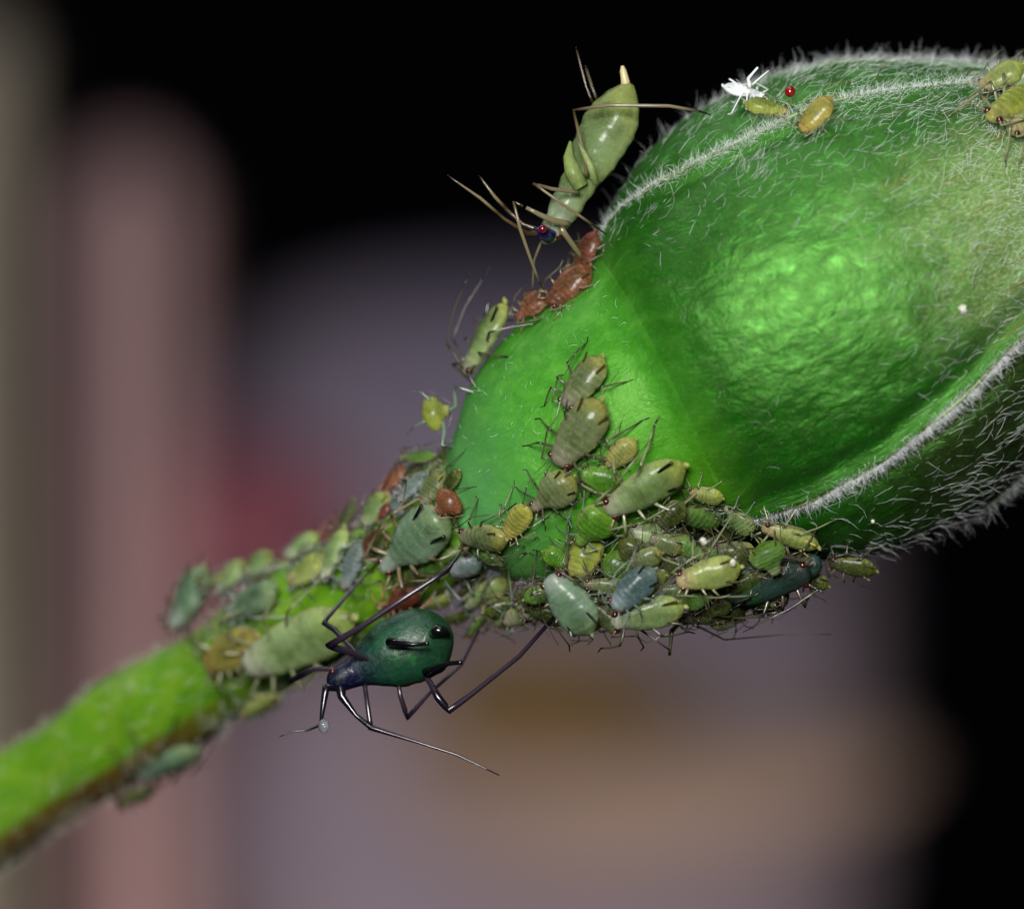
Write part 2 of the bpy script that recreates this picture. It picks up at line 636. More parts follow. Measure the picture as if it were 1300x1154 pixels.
rng = random.Random(5)
mb = MB()
for k in range(1500):
    s = rng.uniform(0.4, SL[-1])
    ph = rng.uniform(-110, 130)
    p = stem_pt(s, ph)
    nrm = (p - stem_c(s)).normalized()
    d = (nrm + Vector([rng.uniform(-.6, .6) for _ in range(3)])).normalized()
    hair_into(mb, p, d, rng.uniform(0.12, 0.32), 0.007, rng.uniform(-1, 1), rng)
loc(mb, BO).build('fuzz', M_SHAIR, stem, kind='stuff')

recept = [o for o in bud.children if o.name.startswith('receptacle')][0]
mb = MB()
for k in range(260):
    t, ph = rng.uniform(-100, 150), rng.uniform(-80, 80)
    p = bud_pt(t, ph)
    nrm = (p - ORG - (AX * t + UP * interp(CEN, t)) / PX).normalized()
    d = (nrm * .5 + Vector([rng.uniform(-.8, .8) for _ in range(3)])).normalized()
    if d.dot(nrm) < .1:
        d = (d + nrm * .5).normalized()
    hair_into(mb, p, d, rng.uniform(0.05, 0.2), 0.0028, rng.uniform(-1, 1), rng)
loc(mb, BO).build('fine_hair', M_HAIR, recept, kind='stuff')

# sepals
SEP = [(1, 0, M_SEPAL), (0, 4, M_SEPAL), (2, 1, M_SEPAL_B), (3, 2, M_SEPAL_B), (4, 3, M_SEPAL)]


def ridge(i, t):
    return interp(RIDGE[i], t)


def sepal_lim(k, t):
    lo, hi, _ = SEP[k]
    a, b = ridge(lo, t), ridge(hi, t)
    if b < a:
        b += 360
    return a, b


def sepal_pt(k, t, v, inner=False):
    a, b = sepal_lim(k, t)
    ph = a + (b - a) * v
    wpx = interp(RAD, t) * math.radians(b - a)
    e = min(v, 1 - v) * wpx                     # distance from the nearer margin (px)
    fade = min(1.0, max(0.0, (t - 158) / 45))
    dr = 7.0 * math.exp(-(e / 9.0) ** 2) * fade - 6.0 * math.exp(-((e - 24) / 16.0) ** 2) * fade
    dr += 6.0 * math.sin(math.pi * v) ** 0.7 * fade - 2.0 * max(0, 1 - (t - 150) / 12)
    q = bud_pt(t, ph, dr)
    lump = noise.noise(q * 0.55 + Vector((k * 7, 0, 0))) * 4.5 * fade + noise.noise(q * 1.5 + Vector((0, k * 5, 0))) * 1.6 * fade
    if inner:
        lump -= 9
    c = ORG + (AX * t + UP * interp(CEN, t)) / PX
    return q + (q - c).normalized() * lump / PX


sepals = []
for k in range(5):
    mb = MB()
    front = k < 3
    nt, nv = (110, 72) if front else (50, 36)
    tt = [150 + (1110 - 150) * (i / (nt - 1)) ** 1.15 for i in range(nt)]
    # margins sampled finely
    vv = []
    for j in range(nv):
        u = j / (nv - 1)
        vv.append(0.5 - 0.5 * math.cos(math.pi * (0.35 * u + 0.65 * u)) if False else u * 0.55 + 0.45 * (0.5 - 0.5 * math.cos(math.pi * u)))
    outer = [[sepal_pt(k, t, v) for v in vv] for t in tt]
    inner = [[sepal_pt(k, t, v, True) for v in reversed(vv)] for t in tt]
    rows = [o + i for o, i in zip(outer, inner)]
    allv = vv + list(reversed(vv))

    def at(i, j, k=k, tt=tt, allv=allv):
        a, b = sepal_lim(k, tt[i])
        v = allv[j]
        r = interp(RAD, tt[i])
        e = min(v, 1 - v) * r * math.radians(b - a)
        return (tt[i] / 100, (a + (b - a) * v) * math.pi / 180 * r / 100, math.exp(-(e / 10) ** 2))
    mb.grid(rows, 0, True, True, at)
    host(mb)
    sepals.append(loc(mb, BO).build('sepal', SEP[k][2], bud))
sepals[0]['label'] = 'broad glossy front sepal with pale mottling'
sepals[2]['label'] = 'dark lower sepal turning purple brown'

# hairs lying on the sepals
for k, cnt in ((0, 1500), (1, 1400), (2, 500)):
    mb = MB()
    n = 0
    while n < cnt:
        t = rng.uniform(165, 820)
        v = rng.uniform(0.02, 0.98)
        p = sepal_pt(k, t, v)
        ppx = to_px(p)
        if ppx[0] > 1330:
            continue
        if k == 0:
            dens = 0.015 + 0.985 * min(1, max(0, (t - 330) / 420)) ** 1.5
            dens = max(dens, 0.85 * max(0, (v - 0.62) / 0.38) ** 1.5)
            if t < 330:
                dens *= 0.45
        elif k == 1:
            dens = 0.35 + 0.65 * min(1, max(0, (t - 330) / 300))
        else:
            dens = 0.15 + 0.85 * min(1, max(0, (t - 220) / 250))
        if rng.random() > dens:
            continue
        c = ORG + (AX * t + UP * interp(CEN, t)) / PX
        nrm = (p - c).normalized()
        tang = (sepal_pt(k, t + 4, v) - p).normalized()
        sid = nrm.cross(tang).normalized()
        ang = rng.gauss(0, 0.45 if k == 2 else 0.65)
        d = (tang * math.cos(ang) + sid * math.sin(ang) + nrm * rng.uniform(0.08, 0.5)).normalized()
        L = rng.uniform(0.14, 0.42) * (1.25 if k == 2 else 1)
        hair_into(mb, p, d, L * rng.uniform(.7, 1.5), rng.uniform(0.0018, 0.0040), rng.uniform(-1, 1), rng)
        n += 1
    loc(mb, BO).build('surface_hair', M_HAIR, sepals[k], kind='stuff')

# dense white fringes on the sepal margins: (ridge, owner sepal, count, t range, side bias)
for ri, own, cnt, t0, t1, bias in ((0, 0, 3600, 162, 830, -0.25), (1, 2, 3600, 172, 800, -0.7), (2, 2, 2200, 250, 780, -0.2), (4, 1, 2000, 330, 800, 0.1)):
    mb = MB()
    for n in range(cnt):
        t = rng.uniform(t0, t1)
        ph = ridge(ri, t) + rng.gauss(0, 3.2) / interp(RAD, t) * 57.3
        p = bud_pt(t, ph, 2.0)
        c = ORG + (AX * t + UP * interp(CEN, t)) / PX
        nrm = (p - c).normalized()
        tang = AX
        sid = nrm.cross(tang).normalized()
        if (bud_pt(t, ph + 3) - p).dot(sid) < 0:
            sid = -sid
        d = (nrm * rng.uniform(0.25, 1.0) + sid * (bias + rng.gauss(0, 0.7)) + tang * rng.gauss(0.25, 0.5)).normalized()
        hair_into(mb, p, d, rng.uniform(0.10, 0.30) * (rng.uniform(1, 1.9) if rng.random() < .3 else 1), rng.uniform(0.0018, 0.0038), rng.uniform(-1, 1), rng)
    loc(mb, BO).build('margin_hair', M_HAIR, sepals[own], kind='stuff')

BVH = BVHTree.FromPolygons([Vector(v) for v in host_v], host_f)


def cast(px, py):
    d = (P(px, py, 0) - CAM).normalized()
    h = BVH.ray_cast(CAM, d)
    if h[0] is None:
        return None, None
    n = h[1]
    if n.dot(d) > 0:
        n = -n
    return h[0], n


def nearest_on_ray(px, py, y0=-7, y1=12):
    best = None
    for i in range(77):
        y = y0 + (y1 - y0) * i / 76
        q = P(px, py, y)
        r = BVH.find_nearest(q)
        if best is None or r[3] < best[0]:
            best = (r[3], q, r[0])
    return best


# red stalked gland on the upper sepal
gp, gn = cast(1005, 138)
mb = MB()
gt = gp + (Vector((0.05, 0, 1)) + gn * 0.7).normalized() * 0.36
mb.tube([gp - gn * 0.05, gp.lerp(gt, 0.5), gt], [0.022, 0.018, 0.02], 8)
gl = loc(mb, BO).build('gland_stalk', simple('gland_stalk', '#5a7a2a', 0.4), bud)
mb = MB()
mb.sphere(gt, 0.115, rings=10, sides=14)
loc(mb, BO).build('gland_tip', simple('gland_red', '#7a0c10', 0.08, spec=0.9), gl)
gl['label'] = 'stalk with a glossy dark red gland'

# ================================================================== aphids
CAMDIR = Vector((0, -1, 0))
GROUP = 'aphids clustered on the rose bud and its stem'
BODY = [(0.0, 0.12), (0.03, 0.36), (0.08, 0.60), (0.16, 0.84), (0.26, 0.97), (0.36, 1.0), (0.50, 0.97), (0.62, 0.88), (0.72, 0.78),
        (0.80, 0.69), (0.86, 0.62), (0.91, 0.58), (0.95, 0.52), (0.985, 0.32), (1.0, 0.10)]
SLIM = [(0.0, 0.10), (0.03, 0.30), (0.10, 0.62), (0.20, 0.88), (0.32, 1.0), (0.5, 1.0), (0.62, 0.95), (0.72, 0.88), (0.80, 0.80),
        (0.86, 0.70), (0.92, 0.64), (0.96, 0.52), (0.99, 0.28), (1.0, 0.08)]
FAT = [(0.0, 0.12), (0.03, 0.34), (0.10, 0.68), (0.20, 0.90), (0.34, 1.0), (0.48, 0.97), (0.60, 0.82), (0.70, 0.58), (0.76, 0.44),
       (0.82, 0.36), (0.90, 0.34), (0.96, 0.28), (0.99, 0.16), (1.0, 0.05)]
NYMPH = [(0.0, 0.12), (0.03, 0.34), (0.09, 0.64), (0.18, 0.90), (0.28, 1.0), (0.42, 0.93), (0.53, 0.76), (0.57, 0.66), (0.61, 0.66), (0.66, 0.64),
         (0.70, 0.58), (0.75, 0.62), (0.80, 0.56), (0.84, 0.46), (0.88, 0.46), (0.94, 0.36), (0.98, 0.22), (1.0, 0.05)]
BIG = [(0.0, 0.20), (0.03, 0.44), (0.10, 0.74), (0.20, 0.94), (0.33, 1.0), (0.46, 0.95), (0.58, 0.80), (0.68, 0.60), (0.76, 0.47),
       (0.84, 0.40), (0.90, 0.37), (0.95, 0.31), (0.985, 0.18), (1.0, 0.06)]
SHAPES = dict(big=BIG, std=BODY, slim=SLIM, fat=FAT, nymph=NYMPH)


def body_mesh(mb, L, W, H, zc, shape, r, seg=0.007, curl=0.0):
    tab = SHAPES[shape]
    NU, NV = 44, 24
    rows = []
    us = [0.5 - 0.5 * math.cos(math.pi * i / (NU - 1)) * (1 - 0.0) for i in range(NU)]
    us = [0.45 * u + 0.55 * (i / (NU - 1)) for i, u in enumerate(us)]
    off = Vector((r.uniform(0, 50), r.uniform(0, 50), 0))
    for u in us:
        w_ = interp(tab, u)
        if 0.06 < u < 0.92:
            w_ *= 1 + seg * math.cos(2 * math.pi * u * 11)
        row = []
        zz = zc + curl * L * (u - 0.45) ** 2
        for j in range(NV):
            a = 2 * math.pi * j / NV
            y = 0.5 * W * w_ * math.cos(a)
            sn = math.sin(a)
            z = 0.5 * H * w_ ** 0.85 * (sn if sn > 0 else sn * 0.82)
            y *= 1 + 0.05 * abs(math.cos(a)) ** 8 * (1 if 0.1 < u < 0.7 else 0)
            p = Vector(((u - 0.5) * L, y, zz + z))
            q = p / L * 4 + off
            nn = noise.noise(q) * 0.035 + noise.noise(q * 2.6) * 0.018
            p.y *= 1 + nn * 2
            p.z = zz + (p.z - zz) * (1 + nn * 2)
            row.append(p)
        rows.append(row)
    mb.grid(rows, 0, True, True, lambda i, j: (us[i], j / NV, 0))
    return lambda u: interp(tab, u)


def limb(mb, pts, rads, mat, attrs):
    """smooth polyline limb: subdivide each segment"""
    pp, rr, aa = [], [], []
    for i in range(len(pts) - 1):
        for s in range(3):
            f = s / 3
            pp.append(Vector(pts[i]).lerp(Vector(pts[i + 1]), f))
            rr.append(rads[i] * (1 - f) + rads[i + 1] * f)
            aa.append((attrs[i] * (1 - f) + attrs[i + 1] * f, 0, 0))
    pp.append(Vector(pts[-1]))
    rr.append(rads[-1])
    aa.append((attrs[-1], 0, 0))
    mb.tube(pp, rr, 7, mat, aa)


def foot_on_host(M, Mi, p_local, reach):
    q = M @ Vector(p_local)
    h = BVH.find_nearest(q)
    if h[0] is not None and h[3] < reach:
        return Mi @ (h[0] + h[1].normalized() * 0.01)
    return Vector(p_local)


def aphid(head, tail, wpx, kind, label, shape='std', leg='std', horn='std', up=None, depth=None, lift=0.0, name='aphid',
          hk=0.66, legs=True, ant=0.85, antback=True, eyes=True, seed=0, hl=1.0, cauda=None, legmap=None, cat='aphid', group=GROUP,
          horns=True, curl=0.0, custom=None, legr=1.0, extra_y=0.0):
    r = random.Random(seed * 7919 + int(head[0] * 3 + head[1] * 5 + tail[0] * 11))
    mid = ((head[0] + tail[0]) / 2, (head[1] + tail[1]) / 2)
    head, tail = [tuple(mid[i] + 1.06 * (p[i] - mid[i]) for i in (0, 1)) for p in (head, tail)]
    lpx = math.hypot(head[0] - tail[0], head[1] - tail[1])
    W = 1.14 * wpx / PX if depth is None or not custom else wpx / PX
    H = W * hk
    standoff = H * 0.5 + 0.05 * lpx / PX + lift
    if depth is None:
        px, py = mid
        for it in range(3):
            h, n = cast(px, py)
            if h is None:
                break
            C = h + n * standoff
            q = to_px(C)
            px, py = px + (mid[0] - q[0]), py + (mid[1] - q[1])
        h, n = cast(px, py)
        if h is None:
            dmin, q, hp = nearest_on_ray(*mid)
            n = (q - hp).normalized() if dmin > 1e-4 else CAMDIR
            C = q + Vector((0, -1, 0)) * 0.1
            h = C - n * standoff
        else:
            C = h + n * standoff
    else:
        C = P(mid[0], mid[1], depth)
        n = CAMDIR
    C = C + (C - CAM).normalized() * extra_y
    if up is not None:
        n = Vector((up[0], -up[2], up[1])).normalized()
    view = (CAM - C).normalized()
    # keep the tangent plane from running edge-on when no explicit up is given
    if up is None:
        c = n.dot(view)
        if c < 0.5:
            n = (n + view * (0.5 - c) * 1.3).normalized()
    if up is None:
        def onplane(px, py):
            d = (P(px, py, 0) - CAM).normalized()
            s = (C - CAM).dot(n) / d.dot(n)
            return CAM + d * s
        fx = onplane(*head) - onplane(*tail)
        L = min(fx.length, 1.45 * lpx / PX)
    else:
        fx = P(head[0], head[1], C.y) - P(tail[0], tail[1], C.y)
        L = fx.length
    fx.normalize()
    fz = (n - fx * n.dot(fx)).normalized()
    fy = fz.cross(fx)
    base = C - fz * standoff
    R = Matrix((fx, fy, fz)).transposed()
    M = Matrix.Translation(base) @ R.to_4x4()
    Mi = M.inverted()
    root = tag(empty(name, base, R.to_euler()), label, cat, group)
    zc = standoff
    mb = MB()
    wf = body_mesh(mb, L, W, H, zc, shape, r, curl=curl, seg=0.026 if shape == 'nymph' else 0.007)
    lm = LEGS[leg]
    # little tail (cauda) grows out of the same body
    if cauda != 0:
        cl = (0.05 if cauda is None else cauda) * L
        mb.tube([(-0.47 * L, 0, zc), (-0.5 * L - cl * 0.5, 0, zc + 0.03 * L), (-0.5 * L - cl, 0, zc + 0.07 * L)],
                [0.05 * L * 0.8, 0.036 * L, 0.010 * L], 8, 0, [(0.02, 0, 0)] * 3)
    if legs:
        lr = 0.0165 * L * legr if L < 2.2 else 0.03 * legr
        for s in (-1, 1):
            for q, (xh, kx, ky, fx_, fy_) in enumerate(((0.30, 0.42, 0.46, 0.62, 0.62), (0.19, 0.14, 0.56, 0.16, 0.86), (0.08, -0.12, 0.54, -0.52, 0.74))):
                j = lambda a: r.uniform(-a, a)
                hip = Vector((xh * L, s * 0.22 * W * wf(0.5 + xh), zc - 0.22 * H * wf(0.5 + xh)))
                kn = Vector(((kx + j(.05)) * L * hl, s * (ky * 0.62 * L * hl * 0.7 + 0.2 * W + j(.04) * L), zc + (0.10 + j(.06)) * L))
                ft = Vector(((fx_ + j(.09)) * L * hl, s * ((fy_ * 0.62) * L * hl * 0.8 + 0.25 * W + j(.06) * L), 0.0))
                ft = foot_on_host(M, Mi, ft, 0.75 * L)
                if (ft - kn).length > 0.95 * L:
                    ft = kn + (ft - kn).normalized() * 0.95 * L
                toe = ft + Vector(((0.05 if q < 2 else -0.08) * L, s * 0.05 * L, 0.0))
                mk = hip.lerp(kn, 0.55) + Vector((0, 0, 0.02 * L))
                mt = kn.lerp(ft, 0.5) + Vector((0, 0, 0.025 * L))
                limb(mb, [hip, mk, kn, mt, ft, toe], [lr * 1.25, lr * 1.2, lr * 0.95, lr * 0.72, lr * 0.7, lr * 0.5], 1,
                     [0, 0.25, 0.45, 0.65, 0.9, 1.0])
    if custom:
        for pts, rad, mk in custom:
            rad = [x * (0.8 if leg == 'tan' else 1) for x in rad]
            lp = [Mi @ (P(*p) if not isinstance(p, Vector) else p) for p in pts]
            limb(mb, lp, rad, 1, mk)
    b = mb.build('body', [mat_aphid(kind), lm], root)
    if eyes:
        er = min(0.05 * L, 0.085)
        for s in (-1, 1):
            e = MB()
            yy = 0.5 * W * wf(0.93) * 0.86
            e.sphere((0.425 * L, s * yy, zc + 0.16 * H * wf(0.93)), er, rings=7, sides=10)
            e.build('eye', M_EYE if kind != 'white' else HORN['white'], root)
    if horns:
        for s in (-1, 1):
            e = MB()
            y0 = s * 0.30 * W
            z0 = zc + 0.36 * H
            d = Vector((-0.16 * L, s * 0.04 * L, 0.045 * L))
            p0 = Vector((-0.25 * L, y0, z0))
            e.tube([p0 - d * 0.3, p0 + d * 0.35, p0 + d * 0.9, p0 + d], [0.022 * L, 0.019 * L, 0.017 * L, 0.021 * L], 8)
            e.build('cornicle', HORN[horn], root)
    if ant:
        for s in (-1, 1):
            e = MB()
            a0 = Vector((0.47 * L, s * 0.10 * L, zc + 0.1 * H))
            j = lambda a: r.uniform(-a, a)
            if antback:
                p1 = a0 + Vector((0.07 * L, s * 0.08 * L, 0.05 * L))
                p2 = Vector(((0.20 + j(.1)) * L, s * (0.45 * W + (0.10 + j(.05)) * L), zc + (0.10 + j(.06)) * L))
                p3 = Vector(((-0.02 + j(.15)) * L, s * (0.5 * W + (0.14 + j(.08)) * L), zc + (0.06 + j(.1)) * L))
                p4 = Vector(((0.45 - ant + j(.1)) * L, s * (0.5 * W + (0.18 + j(.12)) * L), zc + (0.04 + j(.08)) * L))
            else:
                dd = Vector((1, s * (0.5 + j(.2)), 0.25 + j(.2))).normalized() * ant * L
                p1, p2, p3, p4 = a0 + dd * .15, a0 + dd * .45, a0 + dd * .7 + Vector((0, s * .03 * L, 0)), a0 + dd + Vector((0, s * .08 * L, -.02 * L))
            rr = 0.0095 * L if L < 2.2 else 0.016
            limb(e, [a0 - Vector((0.04 * L, 0, 0)), p1, p2, p3, p4], [rr * 1.7, rr * 1.4, rr, rr * 0.85, rr * 0.4], 0, [0, 0.2, 0.47, 0.62, 1.0])
            e.build('antenna', lm, root)
    return root, M, Mi


# --- sharp ones in a line down the front of the receptacle
A = aphid
A((717, 516), (764, 455), 35, 'grey', 'grey-green aphid uppermost in the file on the smooth receptacle, yellow tail end', leg='dark', horn='std')
A((708, 588), (763, 511), 46, 'grey', 'larger grey-green aphid second in the file down the smooth receptacle', leg='dark')
A((676, 646), (727, 606), 39, 'grey', 'ash grey aphid touching a small yellow nymph on the receptacle', leg='dark', horn='dark', shape='fat', seed=2)
A((771, 592), (806, 559), 25, 'orange', 'small orange-yellow nymph wedged between two bigger aphids on the receptacle', leg='std', horns=False, shape='slim')
A((770, 648), (866, 592), 44, 'sage', 'large pale green aphid stretched below the small orange-yellow nymph', leg='pale', horn='dark')
A((738, 601), (788, 614), 30, 'lime', 'bright leaf-green aphid half hidden beneath the orange-yellow nymph', leg='dark', horns=False)
A((733, 690), (772, 646), 44, 'lime', 'plump bright green aphid just above the long yellow segmented one', leg='clear', horns=False, shape='fat')
A((643, 681), (671, 642), 25, 'yellow', 'little bright yellow nymph at the ash grey aphid\'s head', leg='pale', horns=False, shape='slim', ant=0.5)
A((732, 737), (754, 673), 34, 'chartreuse', 'long yellow-green segmented aphid standing head down on the receptacle', leg='std', horns=False, shape='slim', ant=0.5, up=(-.1, -.15, 1))
A((698, 733), (750, 802), 46, 'mint', 'pale mint aphid hanging off the lower rim with two black cornicles', leg='dark', horn='dark', up=(-0.25, -0.25, 1), depth=-3.2)
A((779, 771), (830, 724), 32, 'blue', 'small blue-grey aphid with ragged pale edge in the underside cluster', leg='clear', horn='dark', up=(-.1, -.2, 1), depth=-3.4, shape='slim')
A((778, 789), (866, 770), 37, 'pale', 'pale green aphid lying lowest in the underside cluster, yellow tail end', leg='dark', up=(0, -.5, 1), depth=-2.9)
A((800, 676), (876, 689), 32, 'pale', 'pale green red-eyed aphid below the large stretched one', leg='pale', up=(.1, -.1, 1))
A((861, 738), (938, 720), 35, 'straw', 'straw-coloured red-eyed aphid with long pale legs and a white fleck', leg='pale', up=(0, -.25, 1), depth=-3.3)
A((876, 625), (917, 632), 24, 'straw', 'small straw-yellow aphid resting against the front sepal base', leg='pale', horns=False, ant=0.5)
A((857, 648), (914, 663), 30, 'leaf', 'mid-green aphid beneath the small straw-yellow one', leg='dark')
A((922, 644), (953, 677), 31, 'sage', 'stubby grey-green aphid with pale legs at the fringe\'s lower end', leg='clear', horn='dark', shape='fat')
A((969, 668), (1037, 693), 28, 'straw', 'yellow-green aphid with pinkish head under the hairy sepal fringe', leg='pale', horn='pale')
A((986, 729), (968, 690), 40, 'leaf', 'round mid-green aphid below the pinkish-headed one', leg='dark', shape='fat', up=(.1, -.3, 1), depth=-2.9)
A((873, 708), (927, 673), 22, 'olive', 'dusky olive aphid with a white fleck on its back', leg='dark', up=(0, -.2, 1))
A((1026, 727), (914, 748), 50, 'darkteal', 'big dark teal aphid half buried under the underside cluster', leg='dark', horn='dark', shape='std', up=(0, -.5, 1), depth=-2.2)
A((1054, 714), (1111, 724), 24, 'olive', 'lone olive aphid clinging under the lower sepal', leg='dark', up=(0, -.6, .8), depth=-1.2)
A((985, 764), (922, 752), 30, 'leaf', 'dull green aphid below the big dark teal one', leg='dark', up=(0, -.7, .7), depth=-1.8)
A((866, 786), (918, 776), 31, 'grey', 'dim grey-green aphid behind the lowest pale green one', leg='dark', up=(0, -.8, .6), depth=-1.6, custom=[
    ([(872, 788, -1.6), (920, 812, -1.5), (990, 806, -1.3), (1055, 805, -1.2)], [.03, .02, .014, .007], [.45, .45, .5, .9]),
    ([(868, 786, -1.8), (853, 800, -1.9), (850, 832, -1.9)], [.04, .05, .03], [.1, .44, .9]),
    ([(868, 786, -1.8), (800, 790, -2.2), (850, 825, -2.3)], [.03, .03, .015], [.3, .44, .9])])
A((806, 740), (770, 706), 34, 'leaf', 'dark green aphid wedged above the blue-grey one', leg='dark', horns=False, up=(0, -.1, 1), depth=-2.4)
A((838, 712), (880, 716), 30, 'olive', 'olive aphid packed between straw-coloured and pale green neighbours', leg='dark', up=(0, -.1, 1), depth=-2.6)
A((905, 700), (960, 706), 28, 'grey', 'grey aphid behind the round mid-green one', leg='dark', up=(0, -.2, 1), depth=-2.2)
A((640, 790), (690, 762), 32, 'grey', 'shadowy grey-green aphid under the receptacle\'s left end', leg='clear', up=(-.2, -.7, .7), depth=-0.8)
A((668, 770), (716, 790), 24, 'olive', 'shadowy olive aphid next to the mint aphid\'s tail', leg='dark', up=(-.2, -.7, .7), depth=-1.4)

for hd, tl, wd, kd, lab, dp in (
        ((822, 706), (786, 690), 26, 'olive', 'olive aphid squeezed under the red-eyed pale green one', -2.7),
        ((905, 752), (866, 764), 26, 'leaf', 'dark green aphid between straw-coloured and lowest pale green ones', -2.5),
        ((838, 668), (868, 640), 24, 'olive', 'dark olive aphid behind the large stretched one\'s tail', -2.9),
        ((950, 700), (922, 722), 24, 'olive', 'dark olive aphid between the straw-coloured and round mid-green ones', -2.6),
        ((1010, 712), (1042, 722), 26, 'darkteal', 'small dark teal aphid beneath the pinkish-headed one', -1.9),
        ((756, 770), (790, 800), 24, 'grey', 'grey aphid between the mint and lowest pale green ones', -2.0),
        ((720, 716), (690, 700), 22, 'lime', 'small bright green aphid beside the long yellow segmented one', -2.2),
        ((945, 780), (900, 790), 24, 'grey', 'faint grey aphid dangling under the dull green one', -1.2),
        ((655, 752), (700, 768), 30, 'olive', 'dim olive aphid at the mint aphid\'s head end', -1.2),
        ((612, 772), (655, 790), 26, 'grey', 'dim grey aphid between the dark teal aphid and the shadowy ones', -0.3),
        ((730, 780), (775, 762), 30, 'leaf', 'dark green aphid behind the mint one', -1.8),
        ((880, 772), (930, 760), 32, 'olive', 'dim olive aphid over the dim grey-green one', -1.9),
        ((955, 772), (1000, 752), 28, 'darkteal', 'dim dark teal aphid beside the dull green one', -1.3),
        ((800, 715), (840, 702), 22, 'grey', 'slim grey aphid above the blue-grey one', -2.9)):
    A(hd, tl, wd, kd, lab, leg='dark', up=(0, -.25, 1), depth=dp, horns=False)

# --- where stem meets receptacle
A((484, 720), (563, 650), 56, 'mint', 'large blue-green aphid with upright black cornicles on the upper stem', leg='tan', horn='dark', shape='fat', hl=0.9)
A((556, 652), (579, 628), 34, 'pink', 'round dusky pink aphid against the receptacle\'s left side', leg='red', shape='fat', horns=False, ant=0.5, hl=0.7, depth=-1.6, up=(-.3, .1, 1))
A((586, 681), (642, 684), 31, 'grey', 'grey-green aphid with yellow rump behind the little yellow nymph', leg='dark')
A((572, 726), (610, 712), 28, 'ice', 'chalky blue-grey aphid by the dark aphid\'s raised leg tip', leg='dark', shape='slim', horns=False)
A((588, 768), (650, 736), 38, 'sage', 'grey-green aphid with yellow tail below the chalky blue-grey one', leg='clear', horns=False)
A((536, 769), (573, 754), 28, 'chartreuse', 'small yellow-green aphid behind the dark teal aphid\'s back', leg='clear', horns=False, shape='fat')
A((488, 773), (529, 751), 28, 'rust', 'rust-red aphid behind the dark teal aphid\'s long leg', leg='red', horns=False, shape='fat')
A((535, 640), (561, 600), 26, 'grey', 'greyish aphid beside the round dusky pink one', leg='clear', depth=-0.9, up=(-.5, .3, .8))
A((506, 637), (541, 601), 19, 'ice', 'slender bluish-white aphid near the greyish one on the upper stem', leg='clear', horns=False, depth=-0.5, up=(-.5, .3, .8))
A((488, 624), (513, 591), 23, 'pink', 'dull pink aphid at the outer edge of the upper stem crowd', leg='red', horns=False, depth=0.6, up=(-.8, .5, .4))
A((463, 667), (491, 627), 32, 'sage', 'yellowish green aphid beside the dull pink edge one', leg='clear', depth=0.4, up=(-.6, .4, .7))
A((550, 604), (577, 567), 25, 'olive', 'dark olive aphid tucked under the receptacle\'s shoulder', leg='dark', depth=0.2, up=(-.7, .4, .5))
A((512, 614), (536, 586), 20, 'olive', 'small dark olive aphid at the crowd\'s top edge', leg='dark', depth=0.9, up=(-.7, .5, .4))
A((566, 600), (588, 575), 22, 'wine', 'murky wine-brown aphid pressed into the stem joint', leg='dark', depth=0.3, up=(-.6, .3, .6))
A((470, 700), (492, 676), 22, 'olive', 'olive aphid squeezed beside the large blue-green one', leg='dark', horns=False)
A((515, 652), (498, 634), 18, 'ice', 'tiny whitish aphid above the large blue-green one', leg='clear', horns=False)
A((592, 700), (560, 712), 20, 'leaf', 'small green aphid above the chalky blue-grey one', leg='dark', horns=False)
A((640, 716), (610, 700), 20, 'leaf', 'small dark green aphid below the grey-green yellow-rumped one', leg='dark', horns=False)

fr = random.Random(21)
for cx, cy, dp, kd, where in (
        (690, 752, -2.1, 'leaf', 'at the mint aphid\'s head'), (745, 742, -2.3, 'olive', 'under the long yellow aphid\'s head'),
        (770, 744, -2.5, 'grey', 'at the blue-grey aphid\'s head'), (815, 762, -2.4, 'olive', 'between the blue-grey and lowest pale green aphids'),
        (850, 752, -2.4, 'grey', 'over the lowest pale green aphid\'s tail'), (846, 726, -2.5, 'leaf', 'at the blue-grey aphid\'s tail'),
        (896, 742, -2.6, 'grey', 'under the straw-coloured aphid\'s belly'), (906, 712, -2.6, 'leaf', 'over the straw-coloured aphid\'s back'),
        (950, 738, -2.5, 'olive', 'on the big dark teal aphid\'s flank'), (992, 742, -1.8, 'grey', 'beside the big dark teal aphid\'s head'),
        (930, 772, -1.6, 'olive', 'below the dull green aphid'), (966, 756, -1.9, 'grey', 'between the dull green and big dark teal aphids'),
        (822, 738, -2.6, 'grey', 'over the blue-grey aphid\'s back'), (682, 776, -1.2, 'grey', 'behind the mint aphid\'s flank'),
        (722, 772, -1.5, 'leaf', 'hidden behind the mint aphid'), (872, 696, -2.8, 'leaf', 'beside the dusky olive aphid'),
        (846, 690, -2.9, 'grey', 'under the red-eyed pale green aphid\'s belly'), (1030, 736, -1.5, 'olive', 'past the pinkish-headed aphid\'s tail'),
        (748, 790, -1.3, 'olive', 'by the mint aphid\'s black cornicles'), (640, 770, -0.6, 'olive', 'under the grey-green yellow-tailed aphid')):
    an = fr.uniform(-.7, .7) + (math.pi if fr.random() < .4 else 0)
    ln = fr.uniform(22, 29)
    A((cx + ln * math.cos(an), cy + .7 * ln * math.sin(an)), (cx - ln * math.cos(an), cy - .7 * ln * math.sin(an)), fr.uniform(18, 23), kd,
      'small %s aphid ' % {'olive': 'dull olive', 'leaf': 'dull green', 'grey': 'dull grey'}[kd] + where, leg='dark', up=(fr.uniform(-.4, .4), -.35, 1), depth=dp,
      horns=fr.random() < .5, horn='dark')
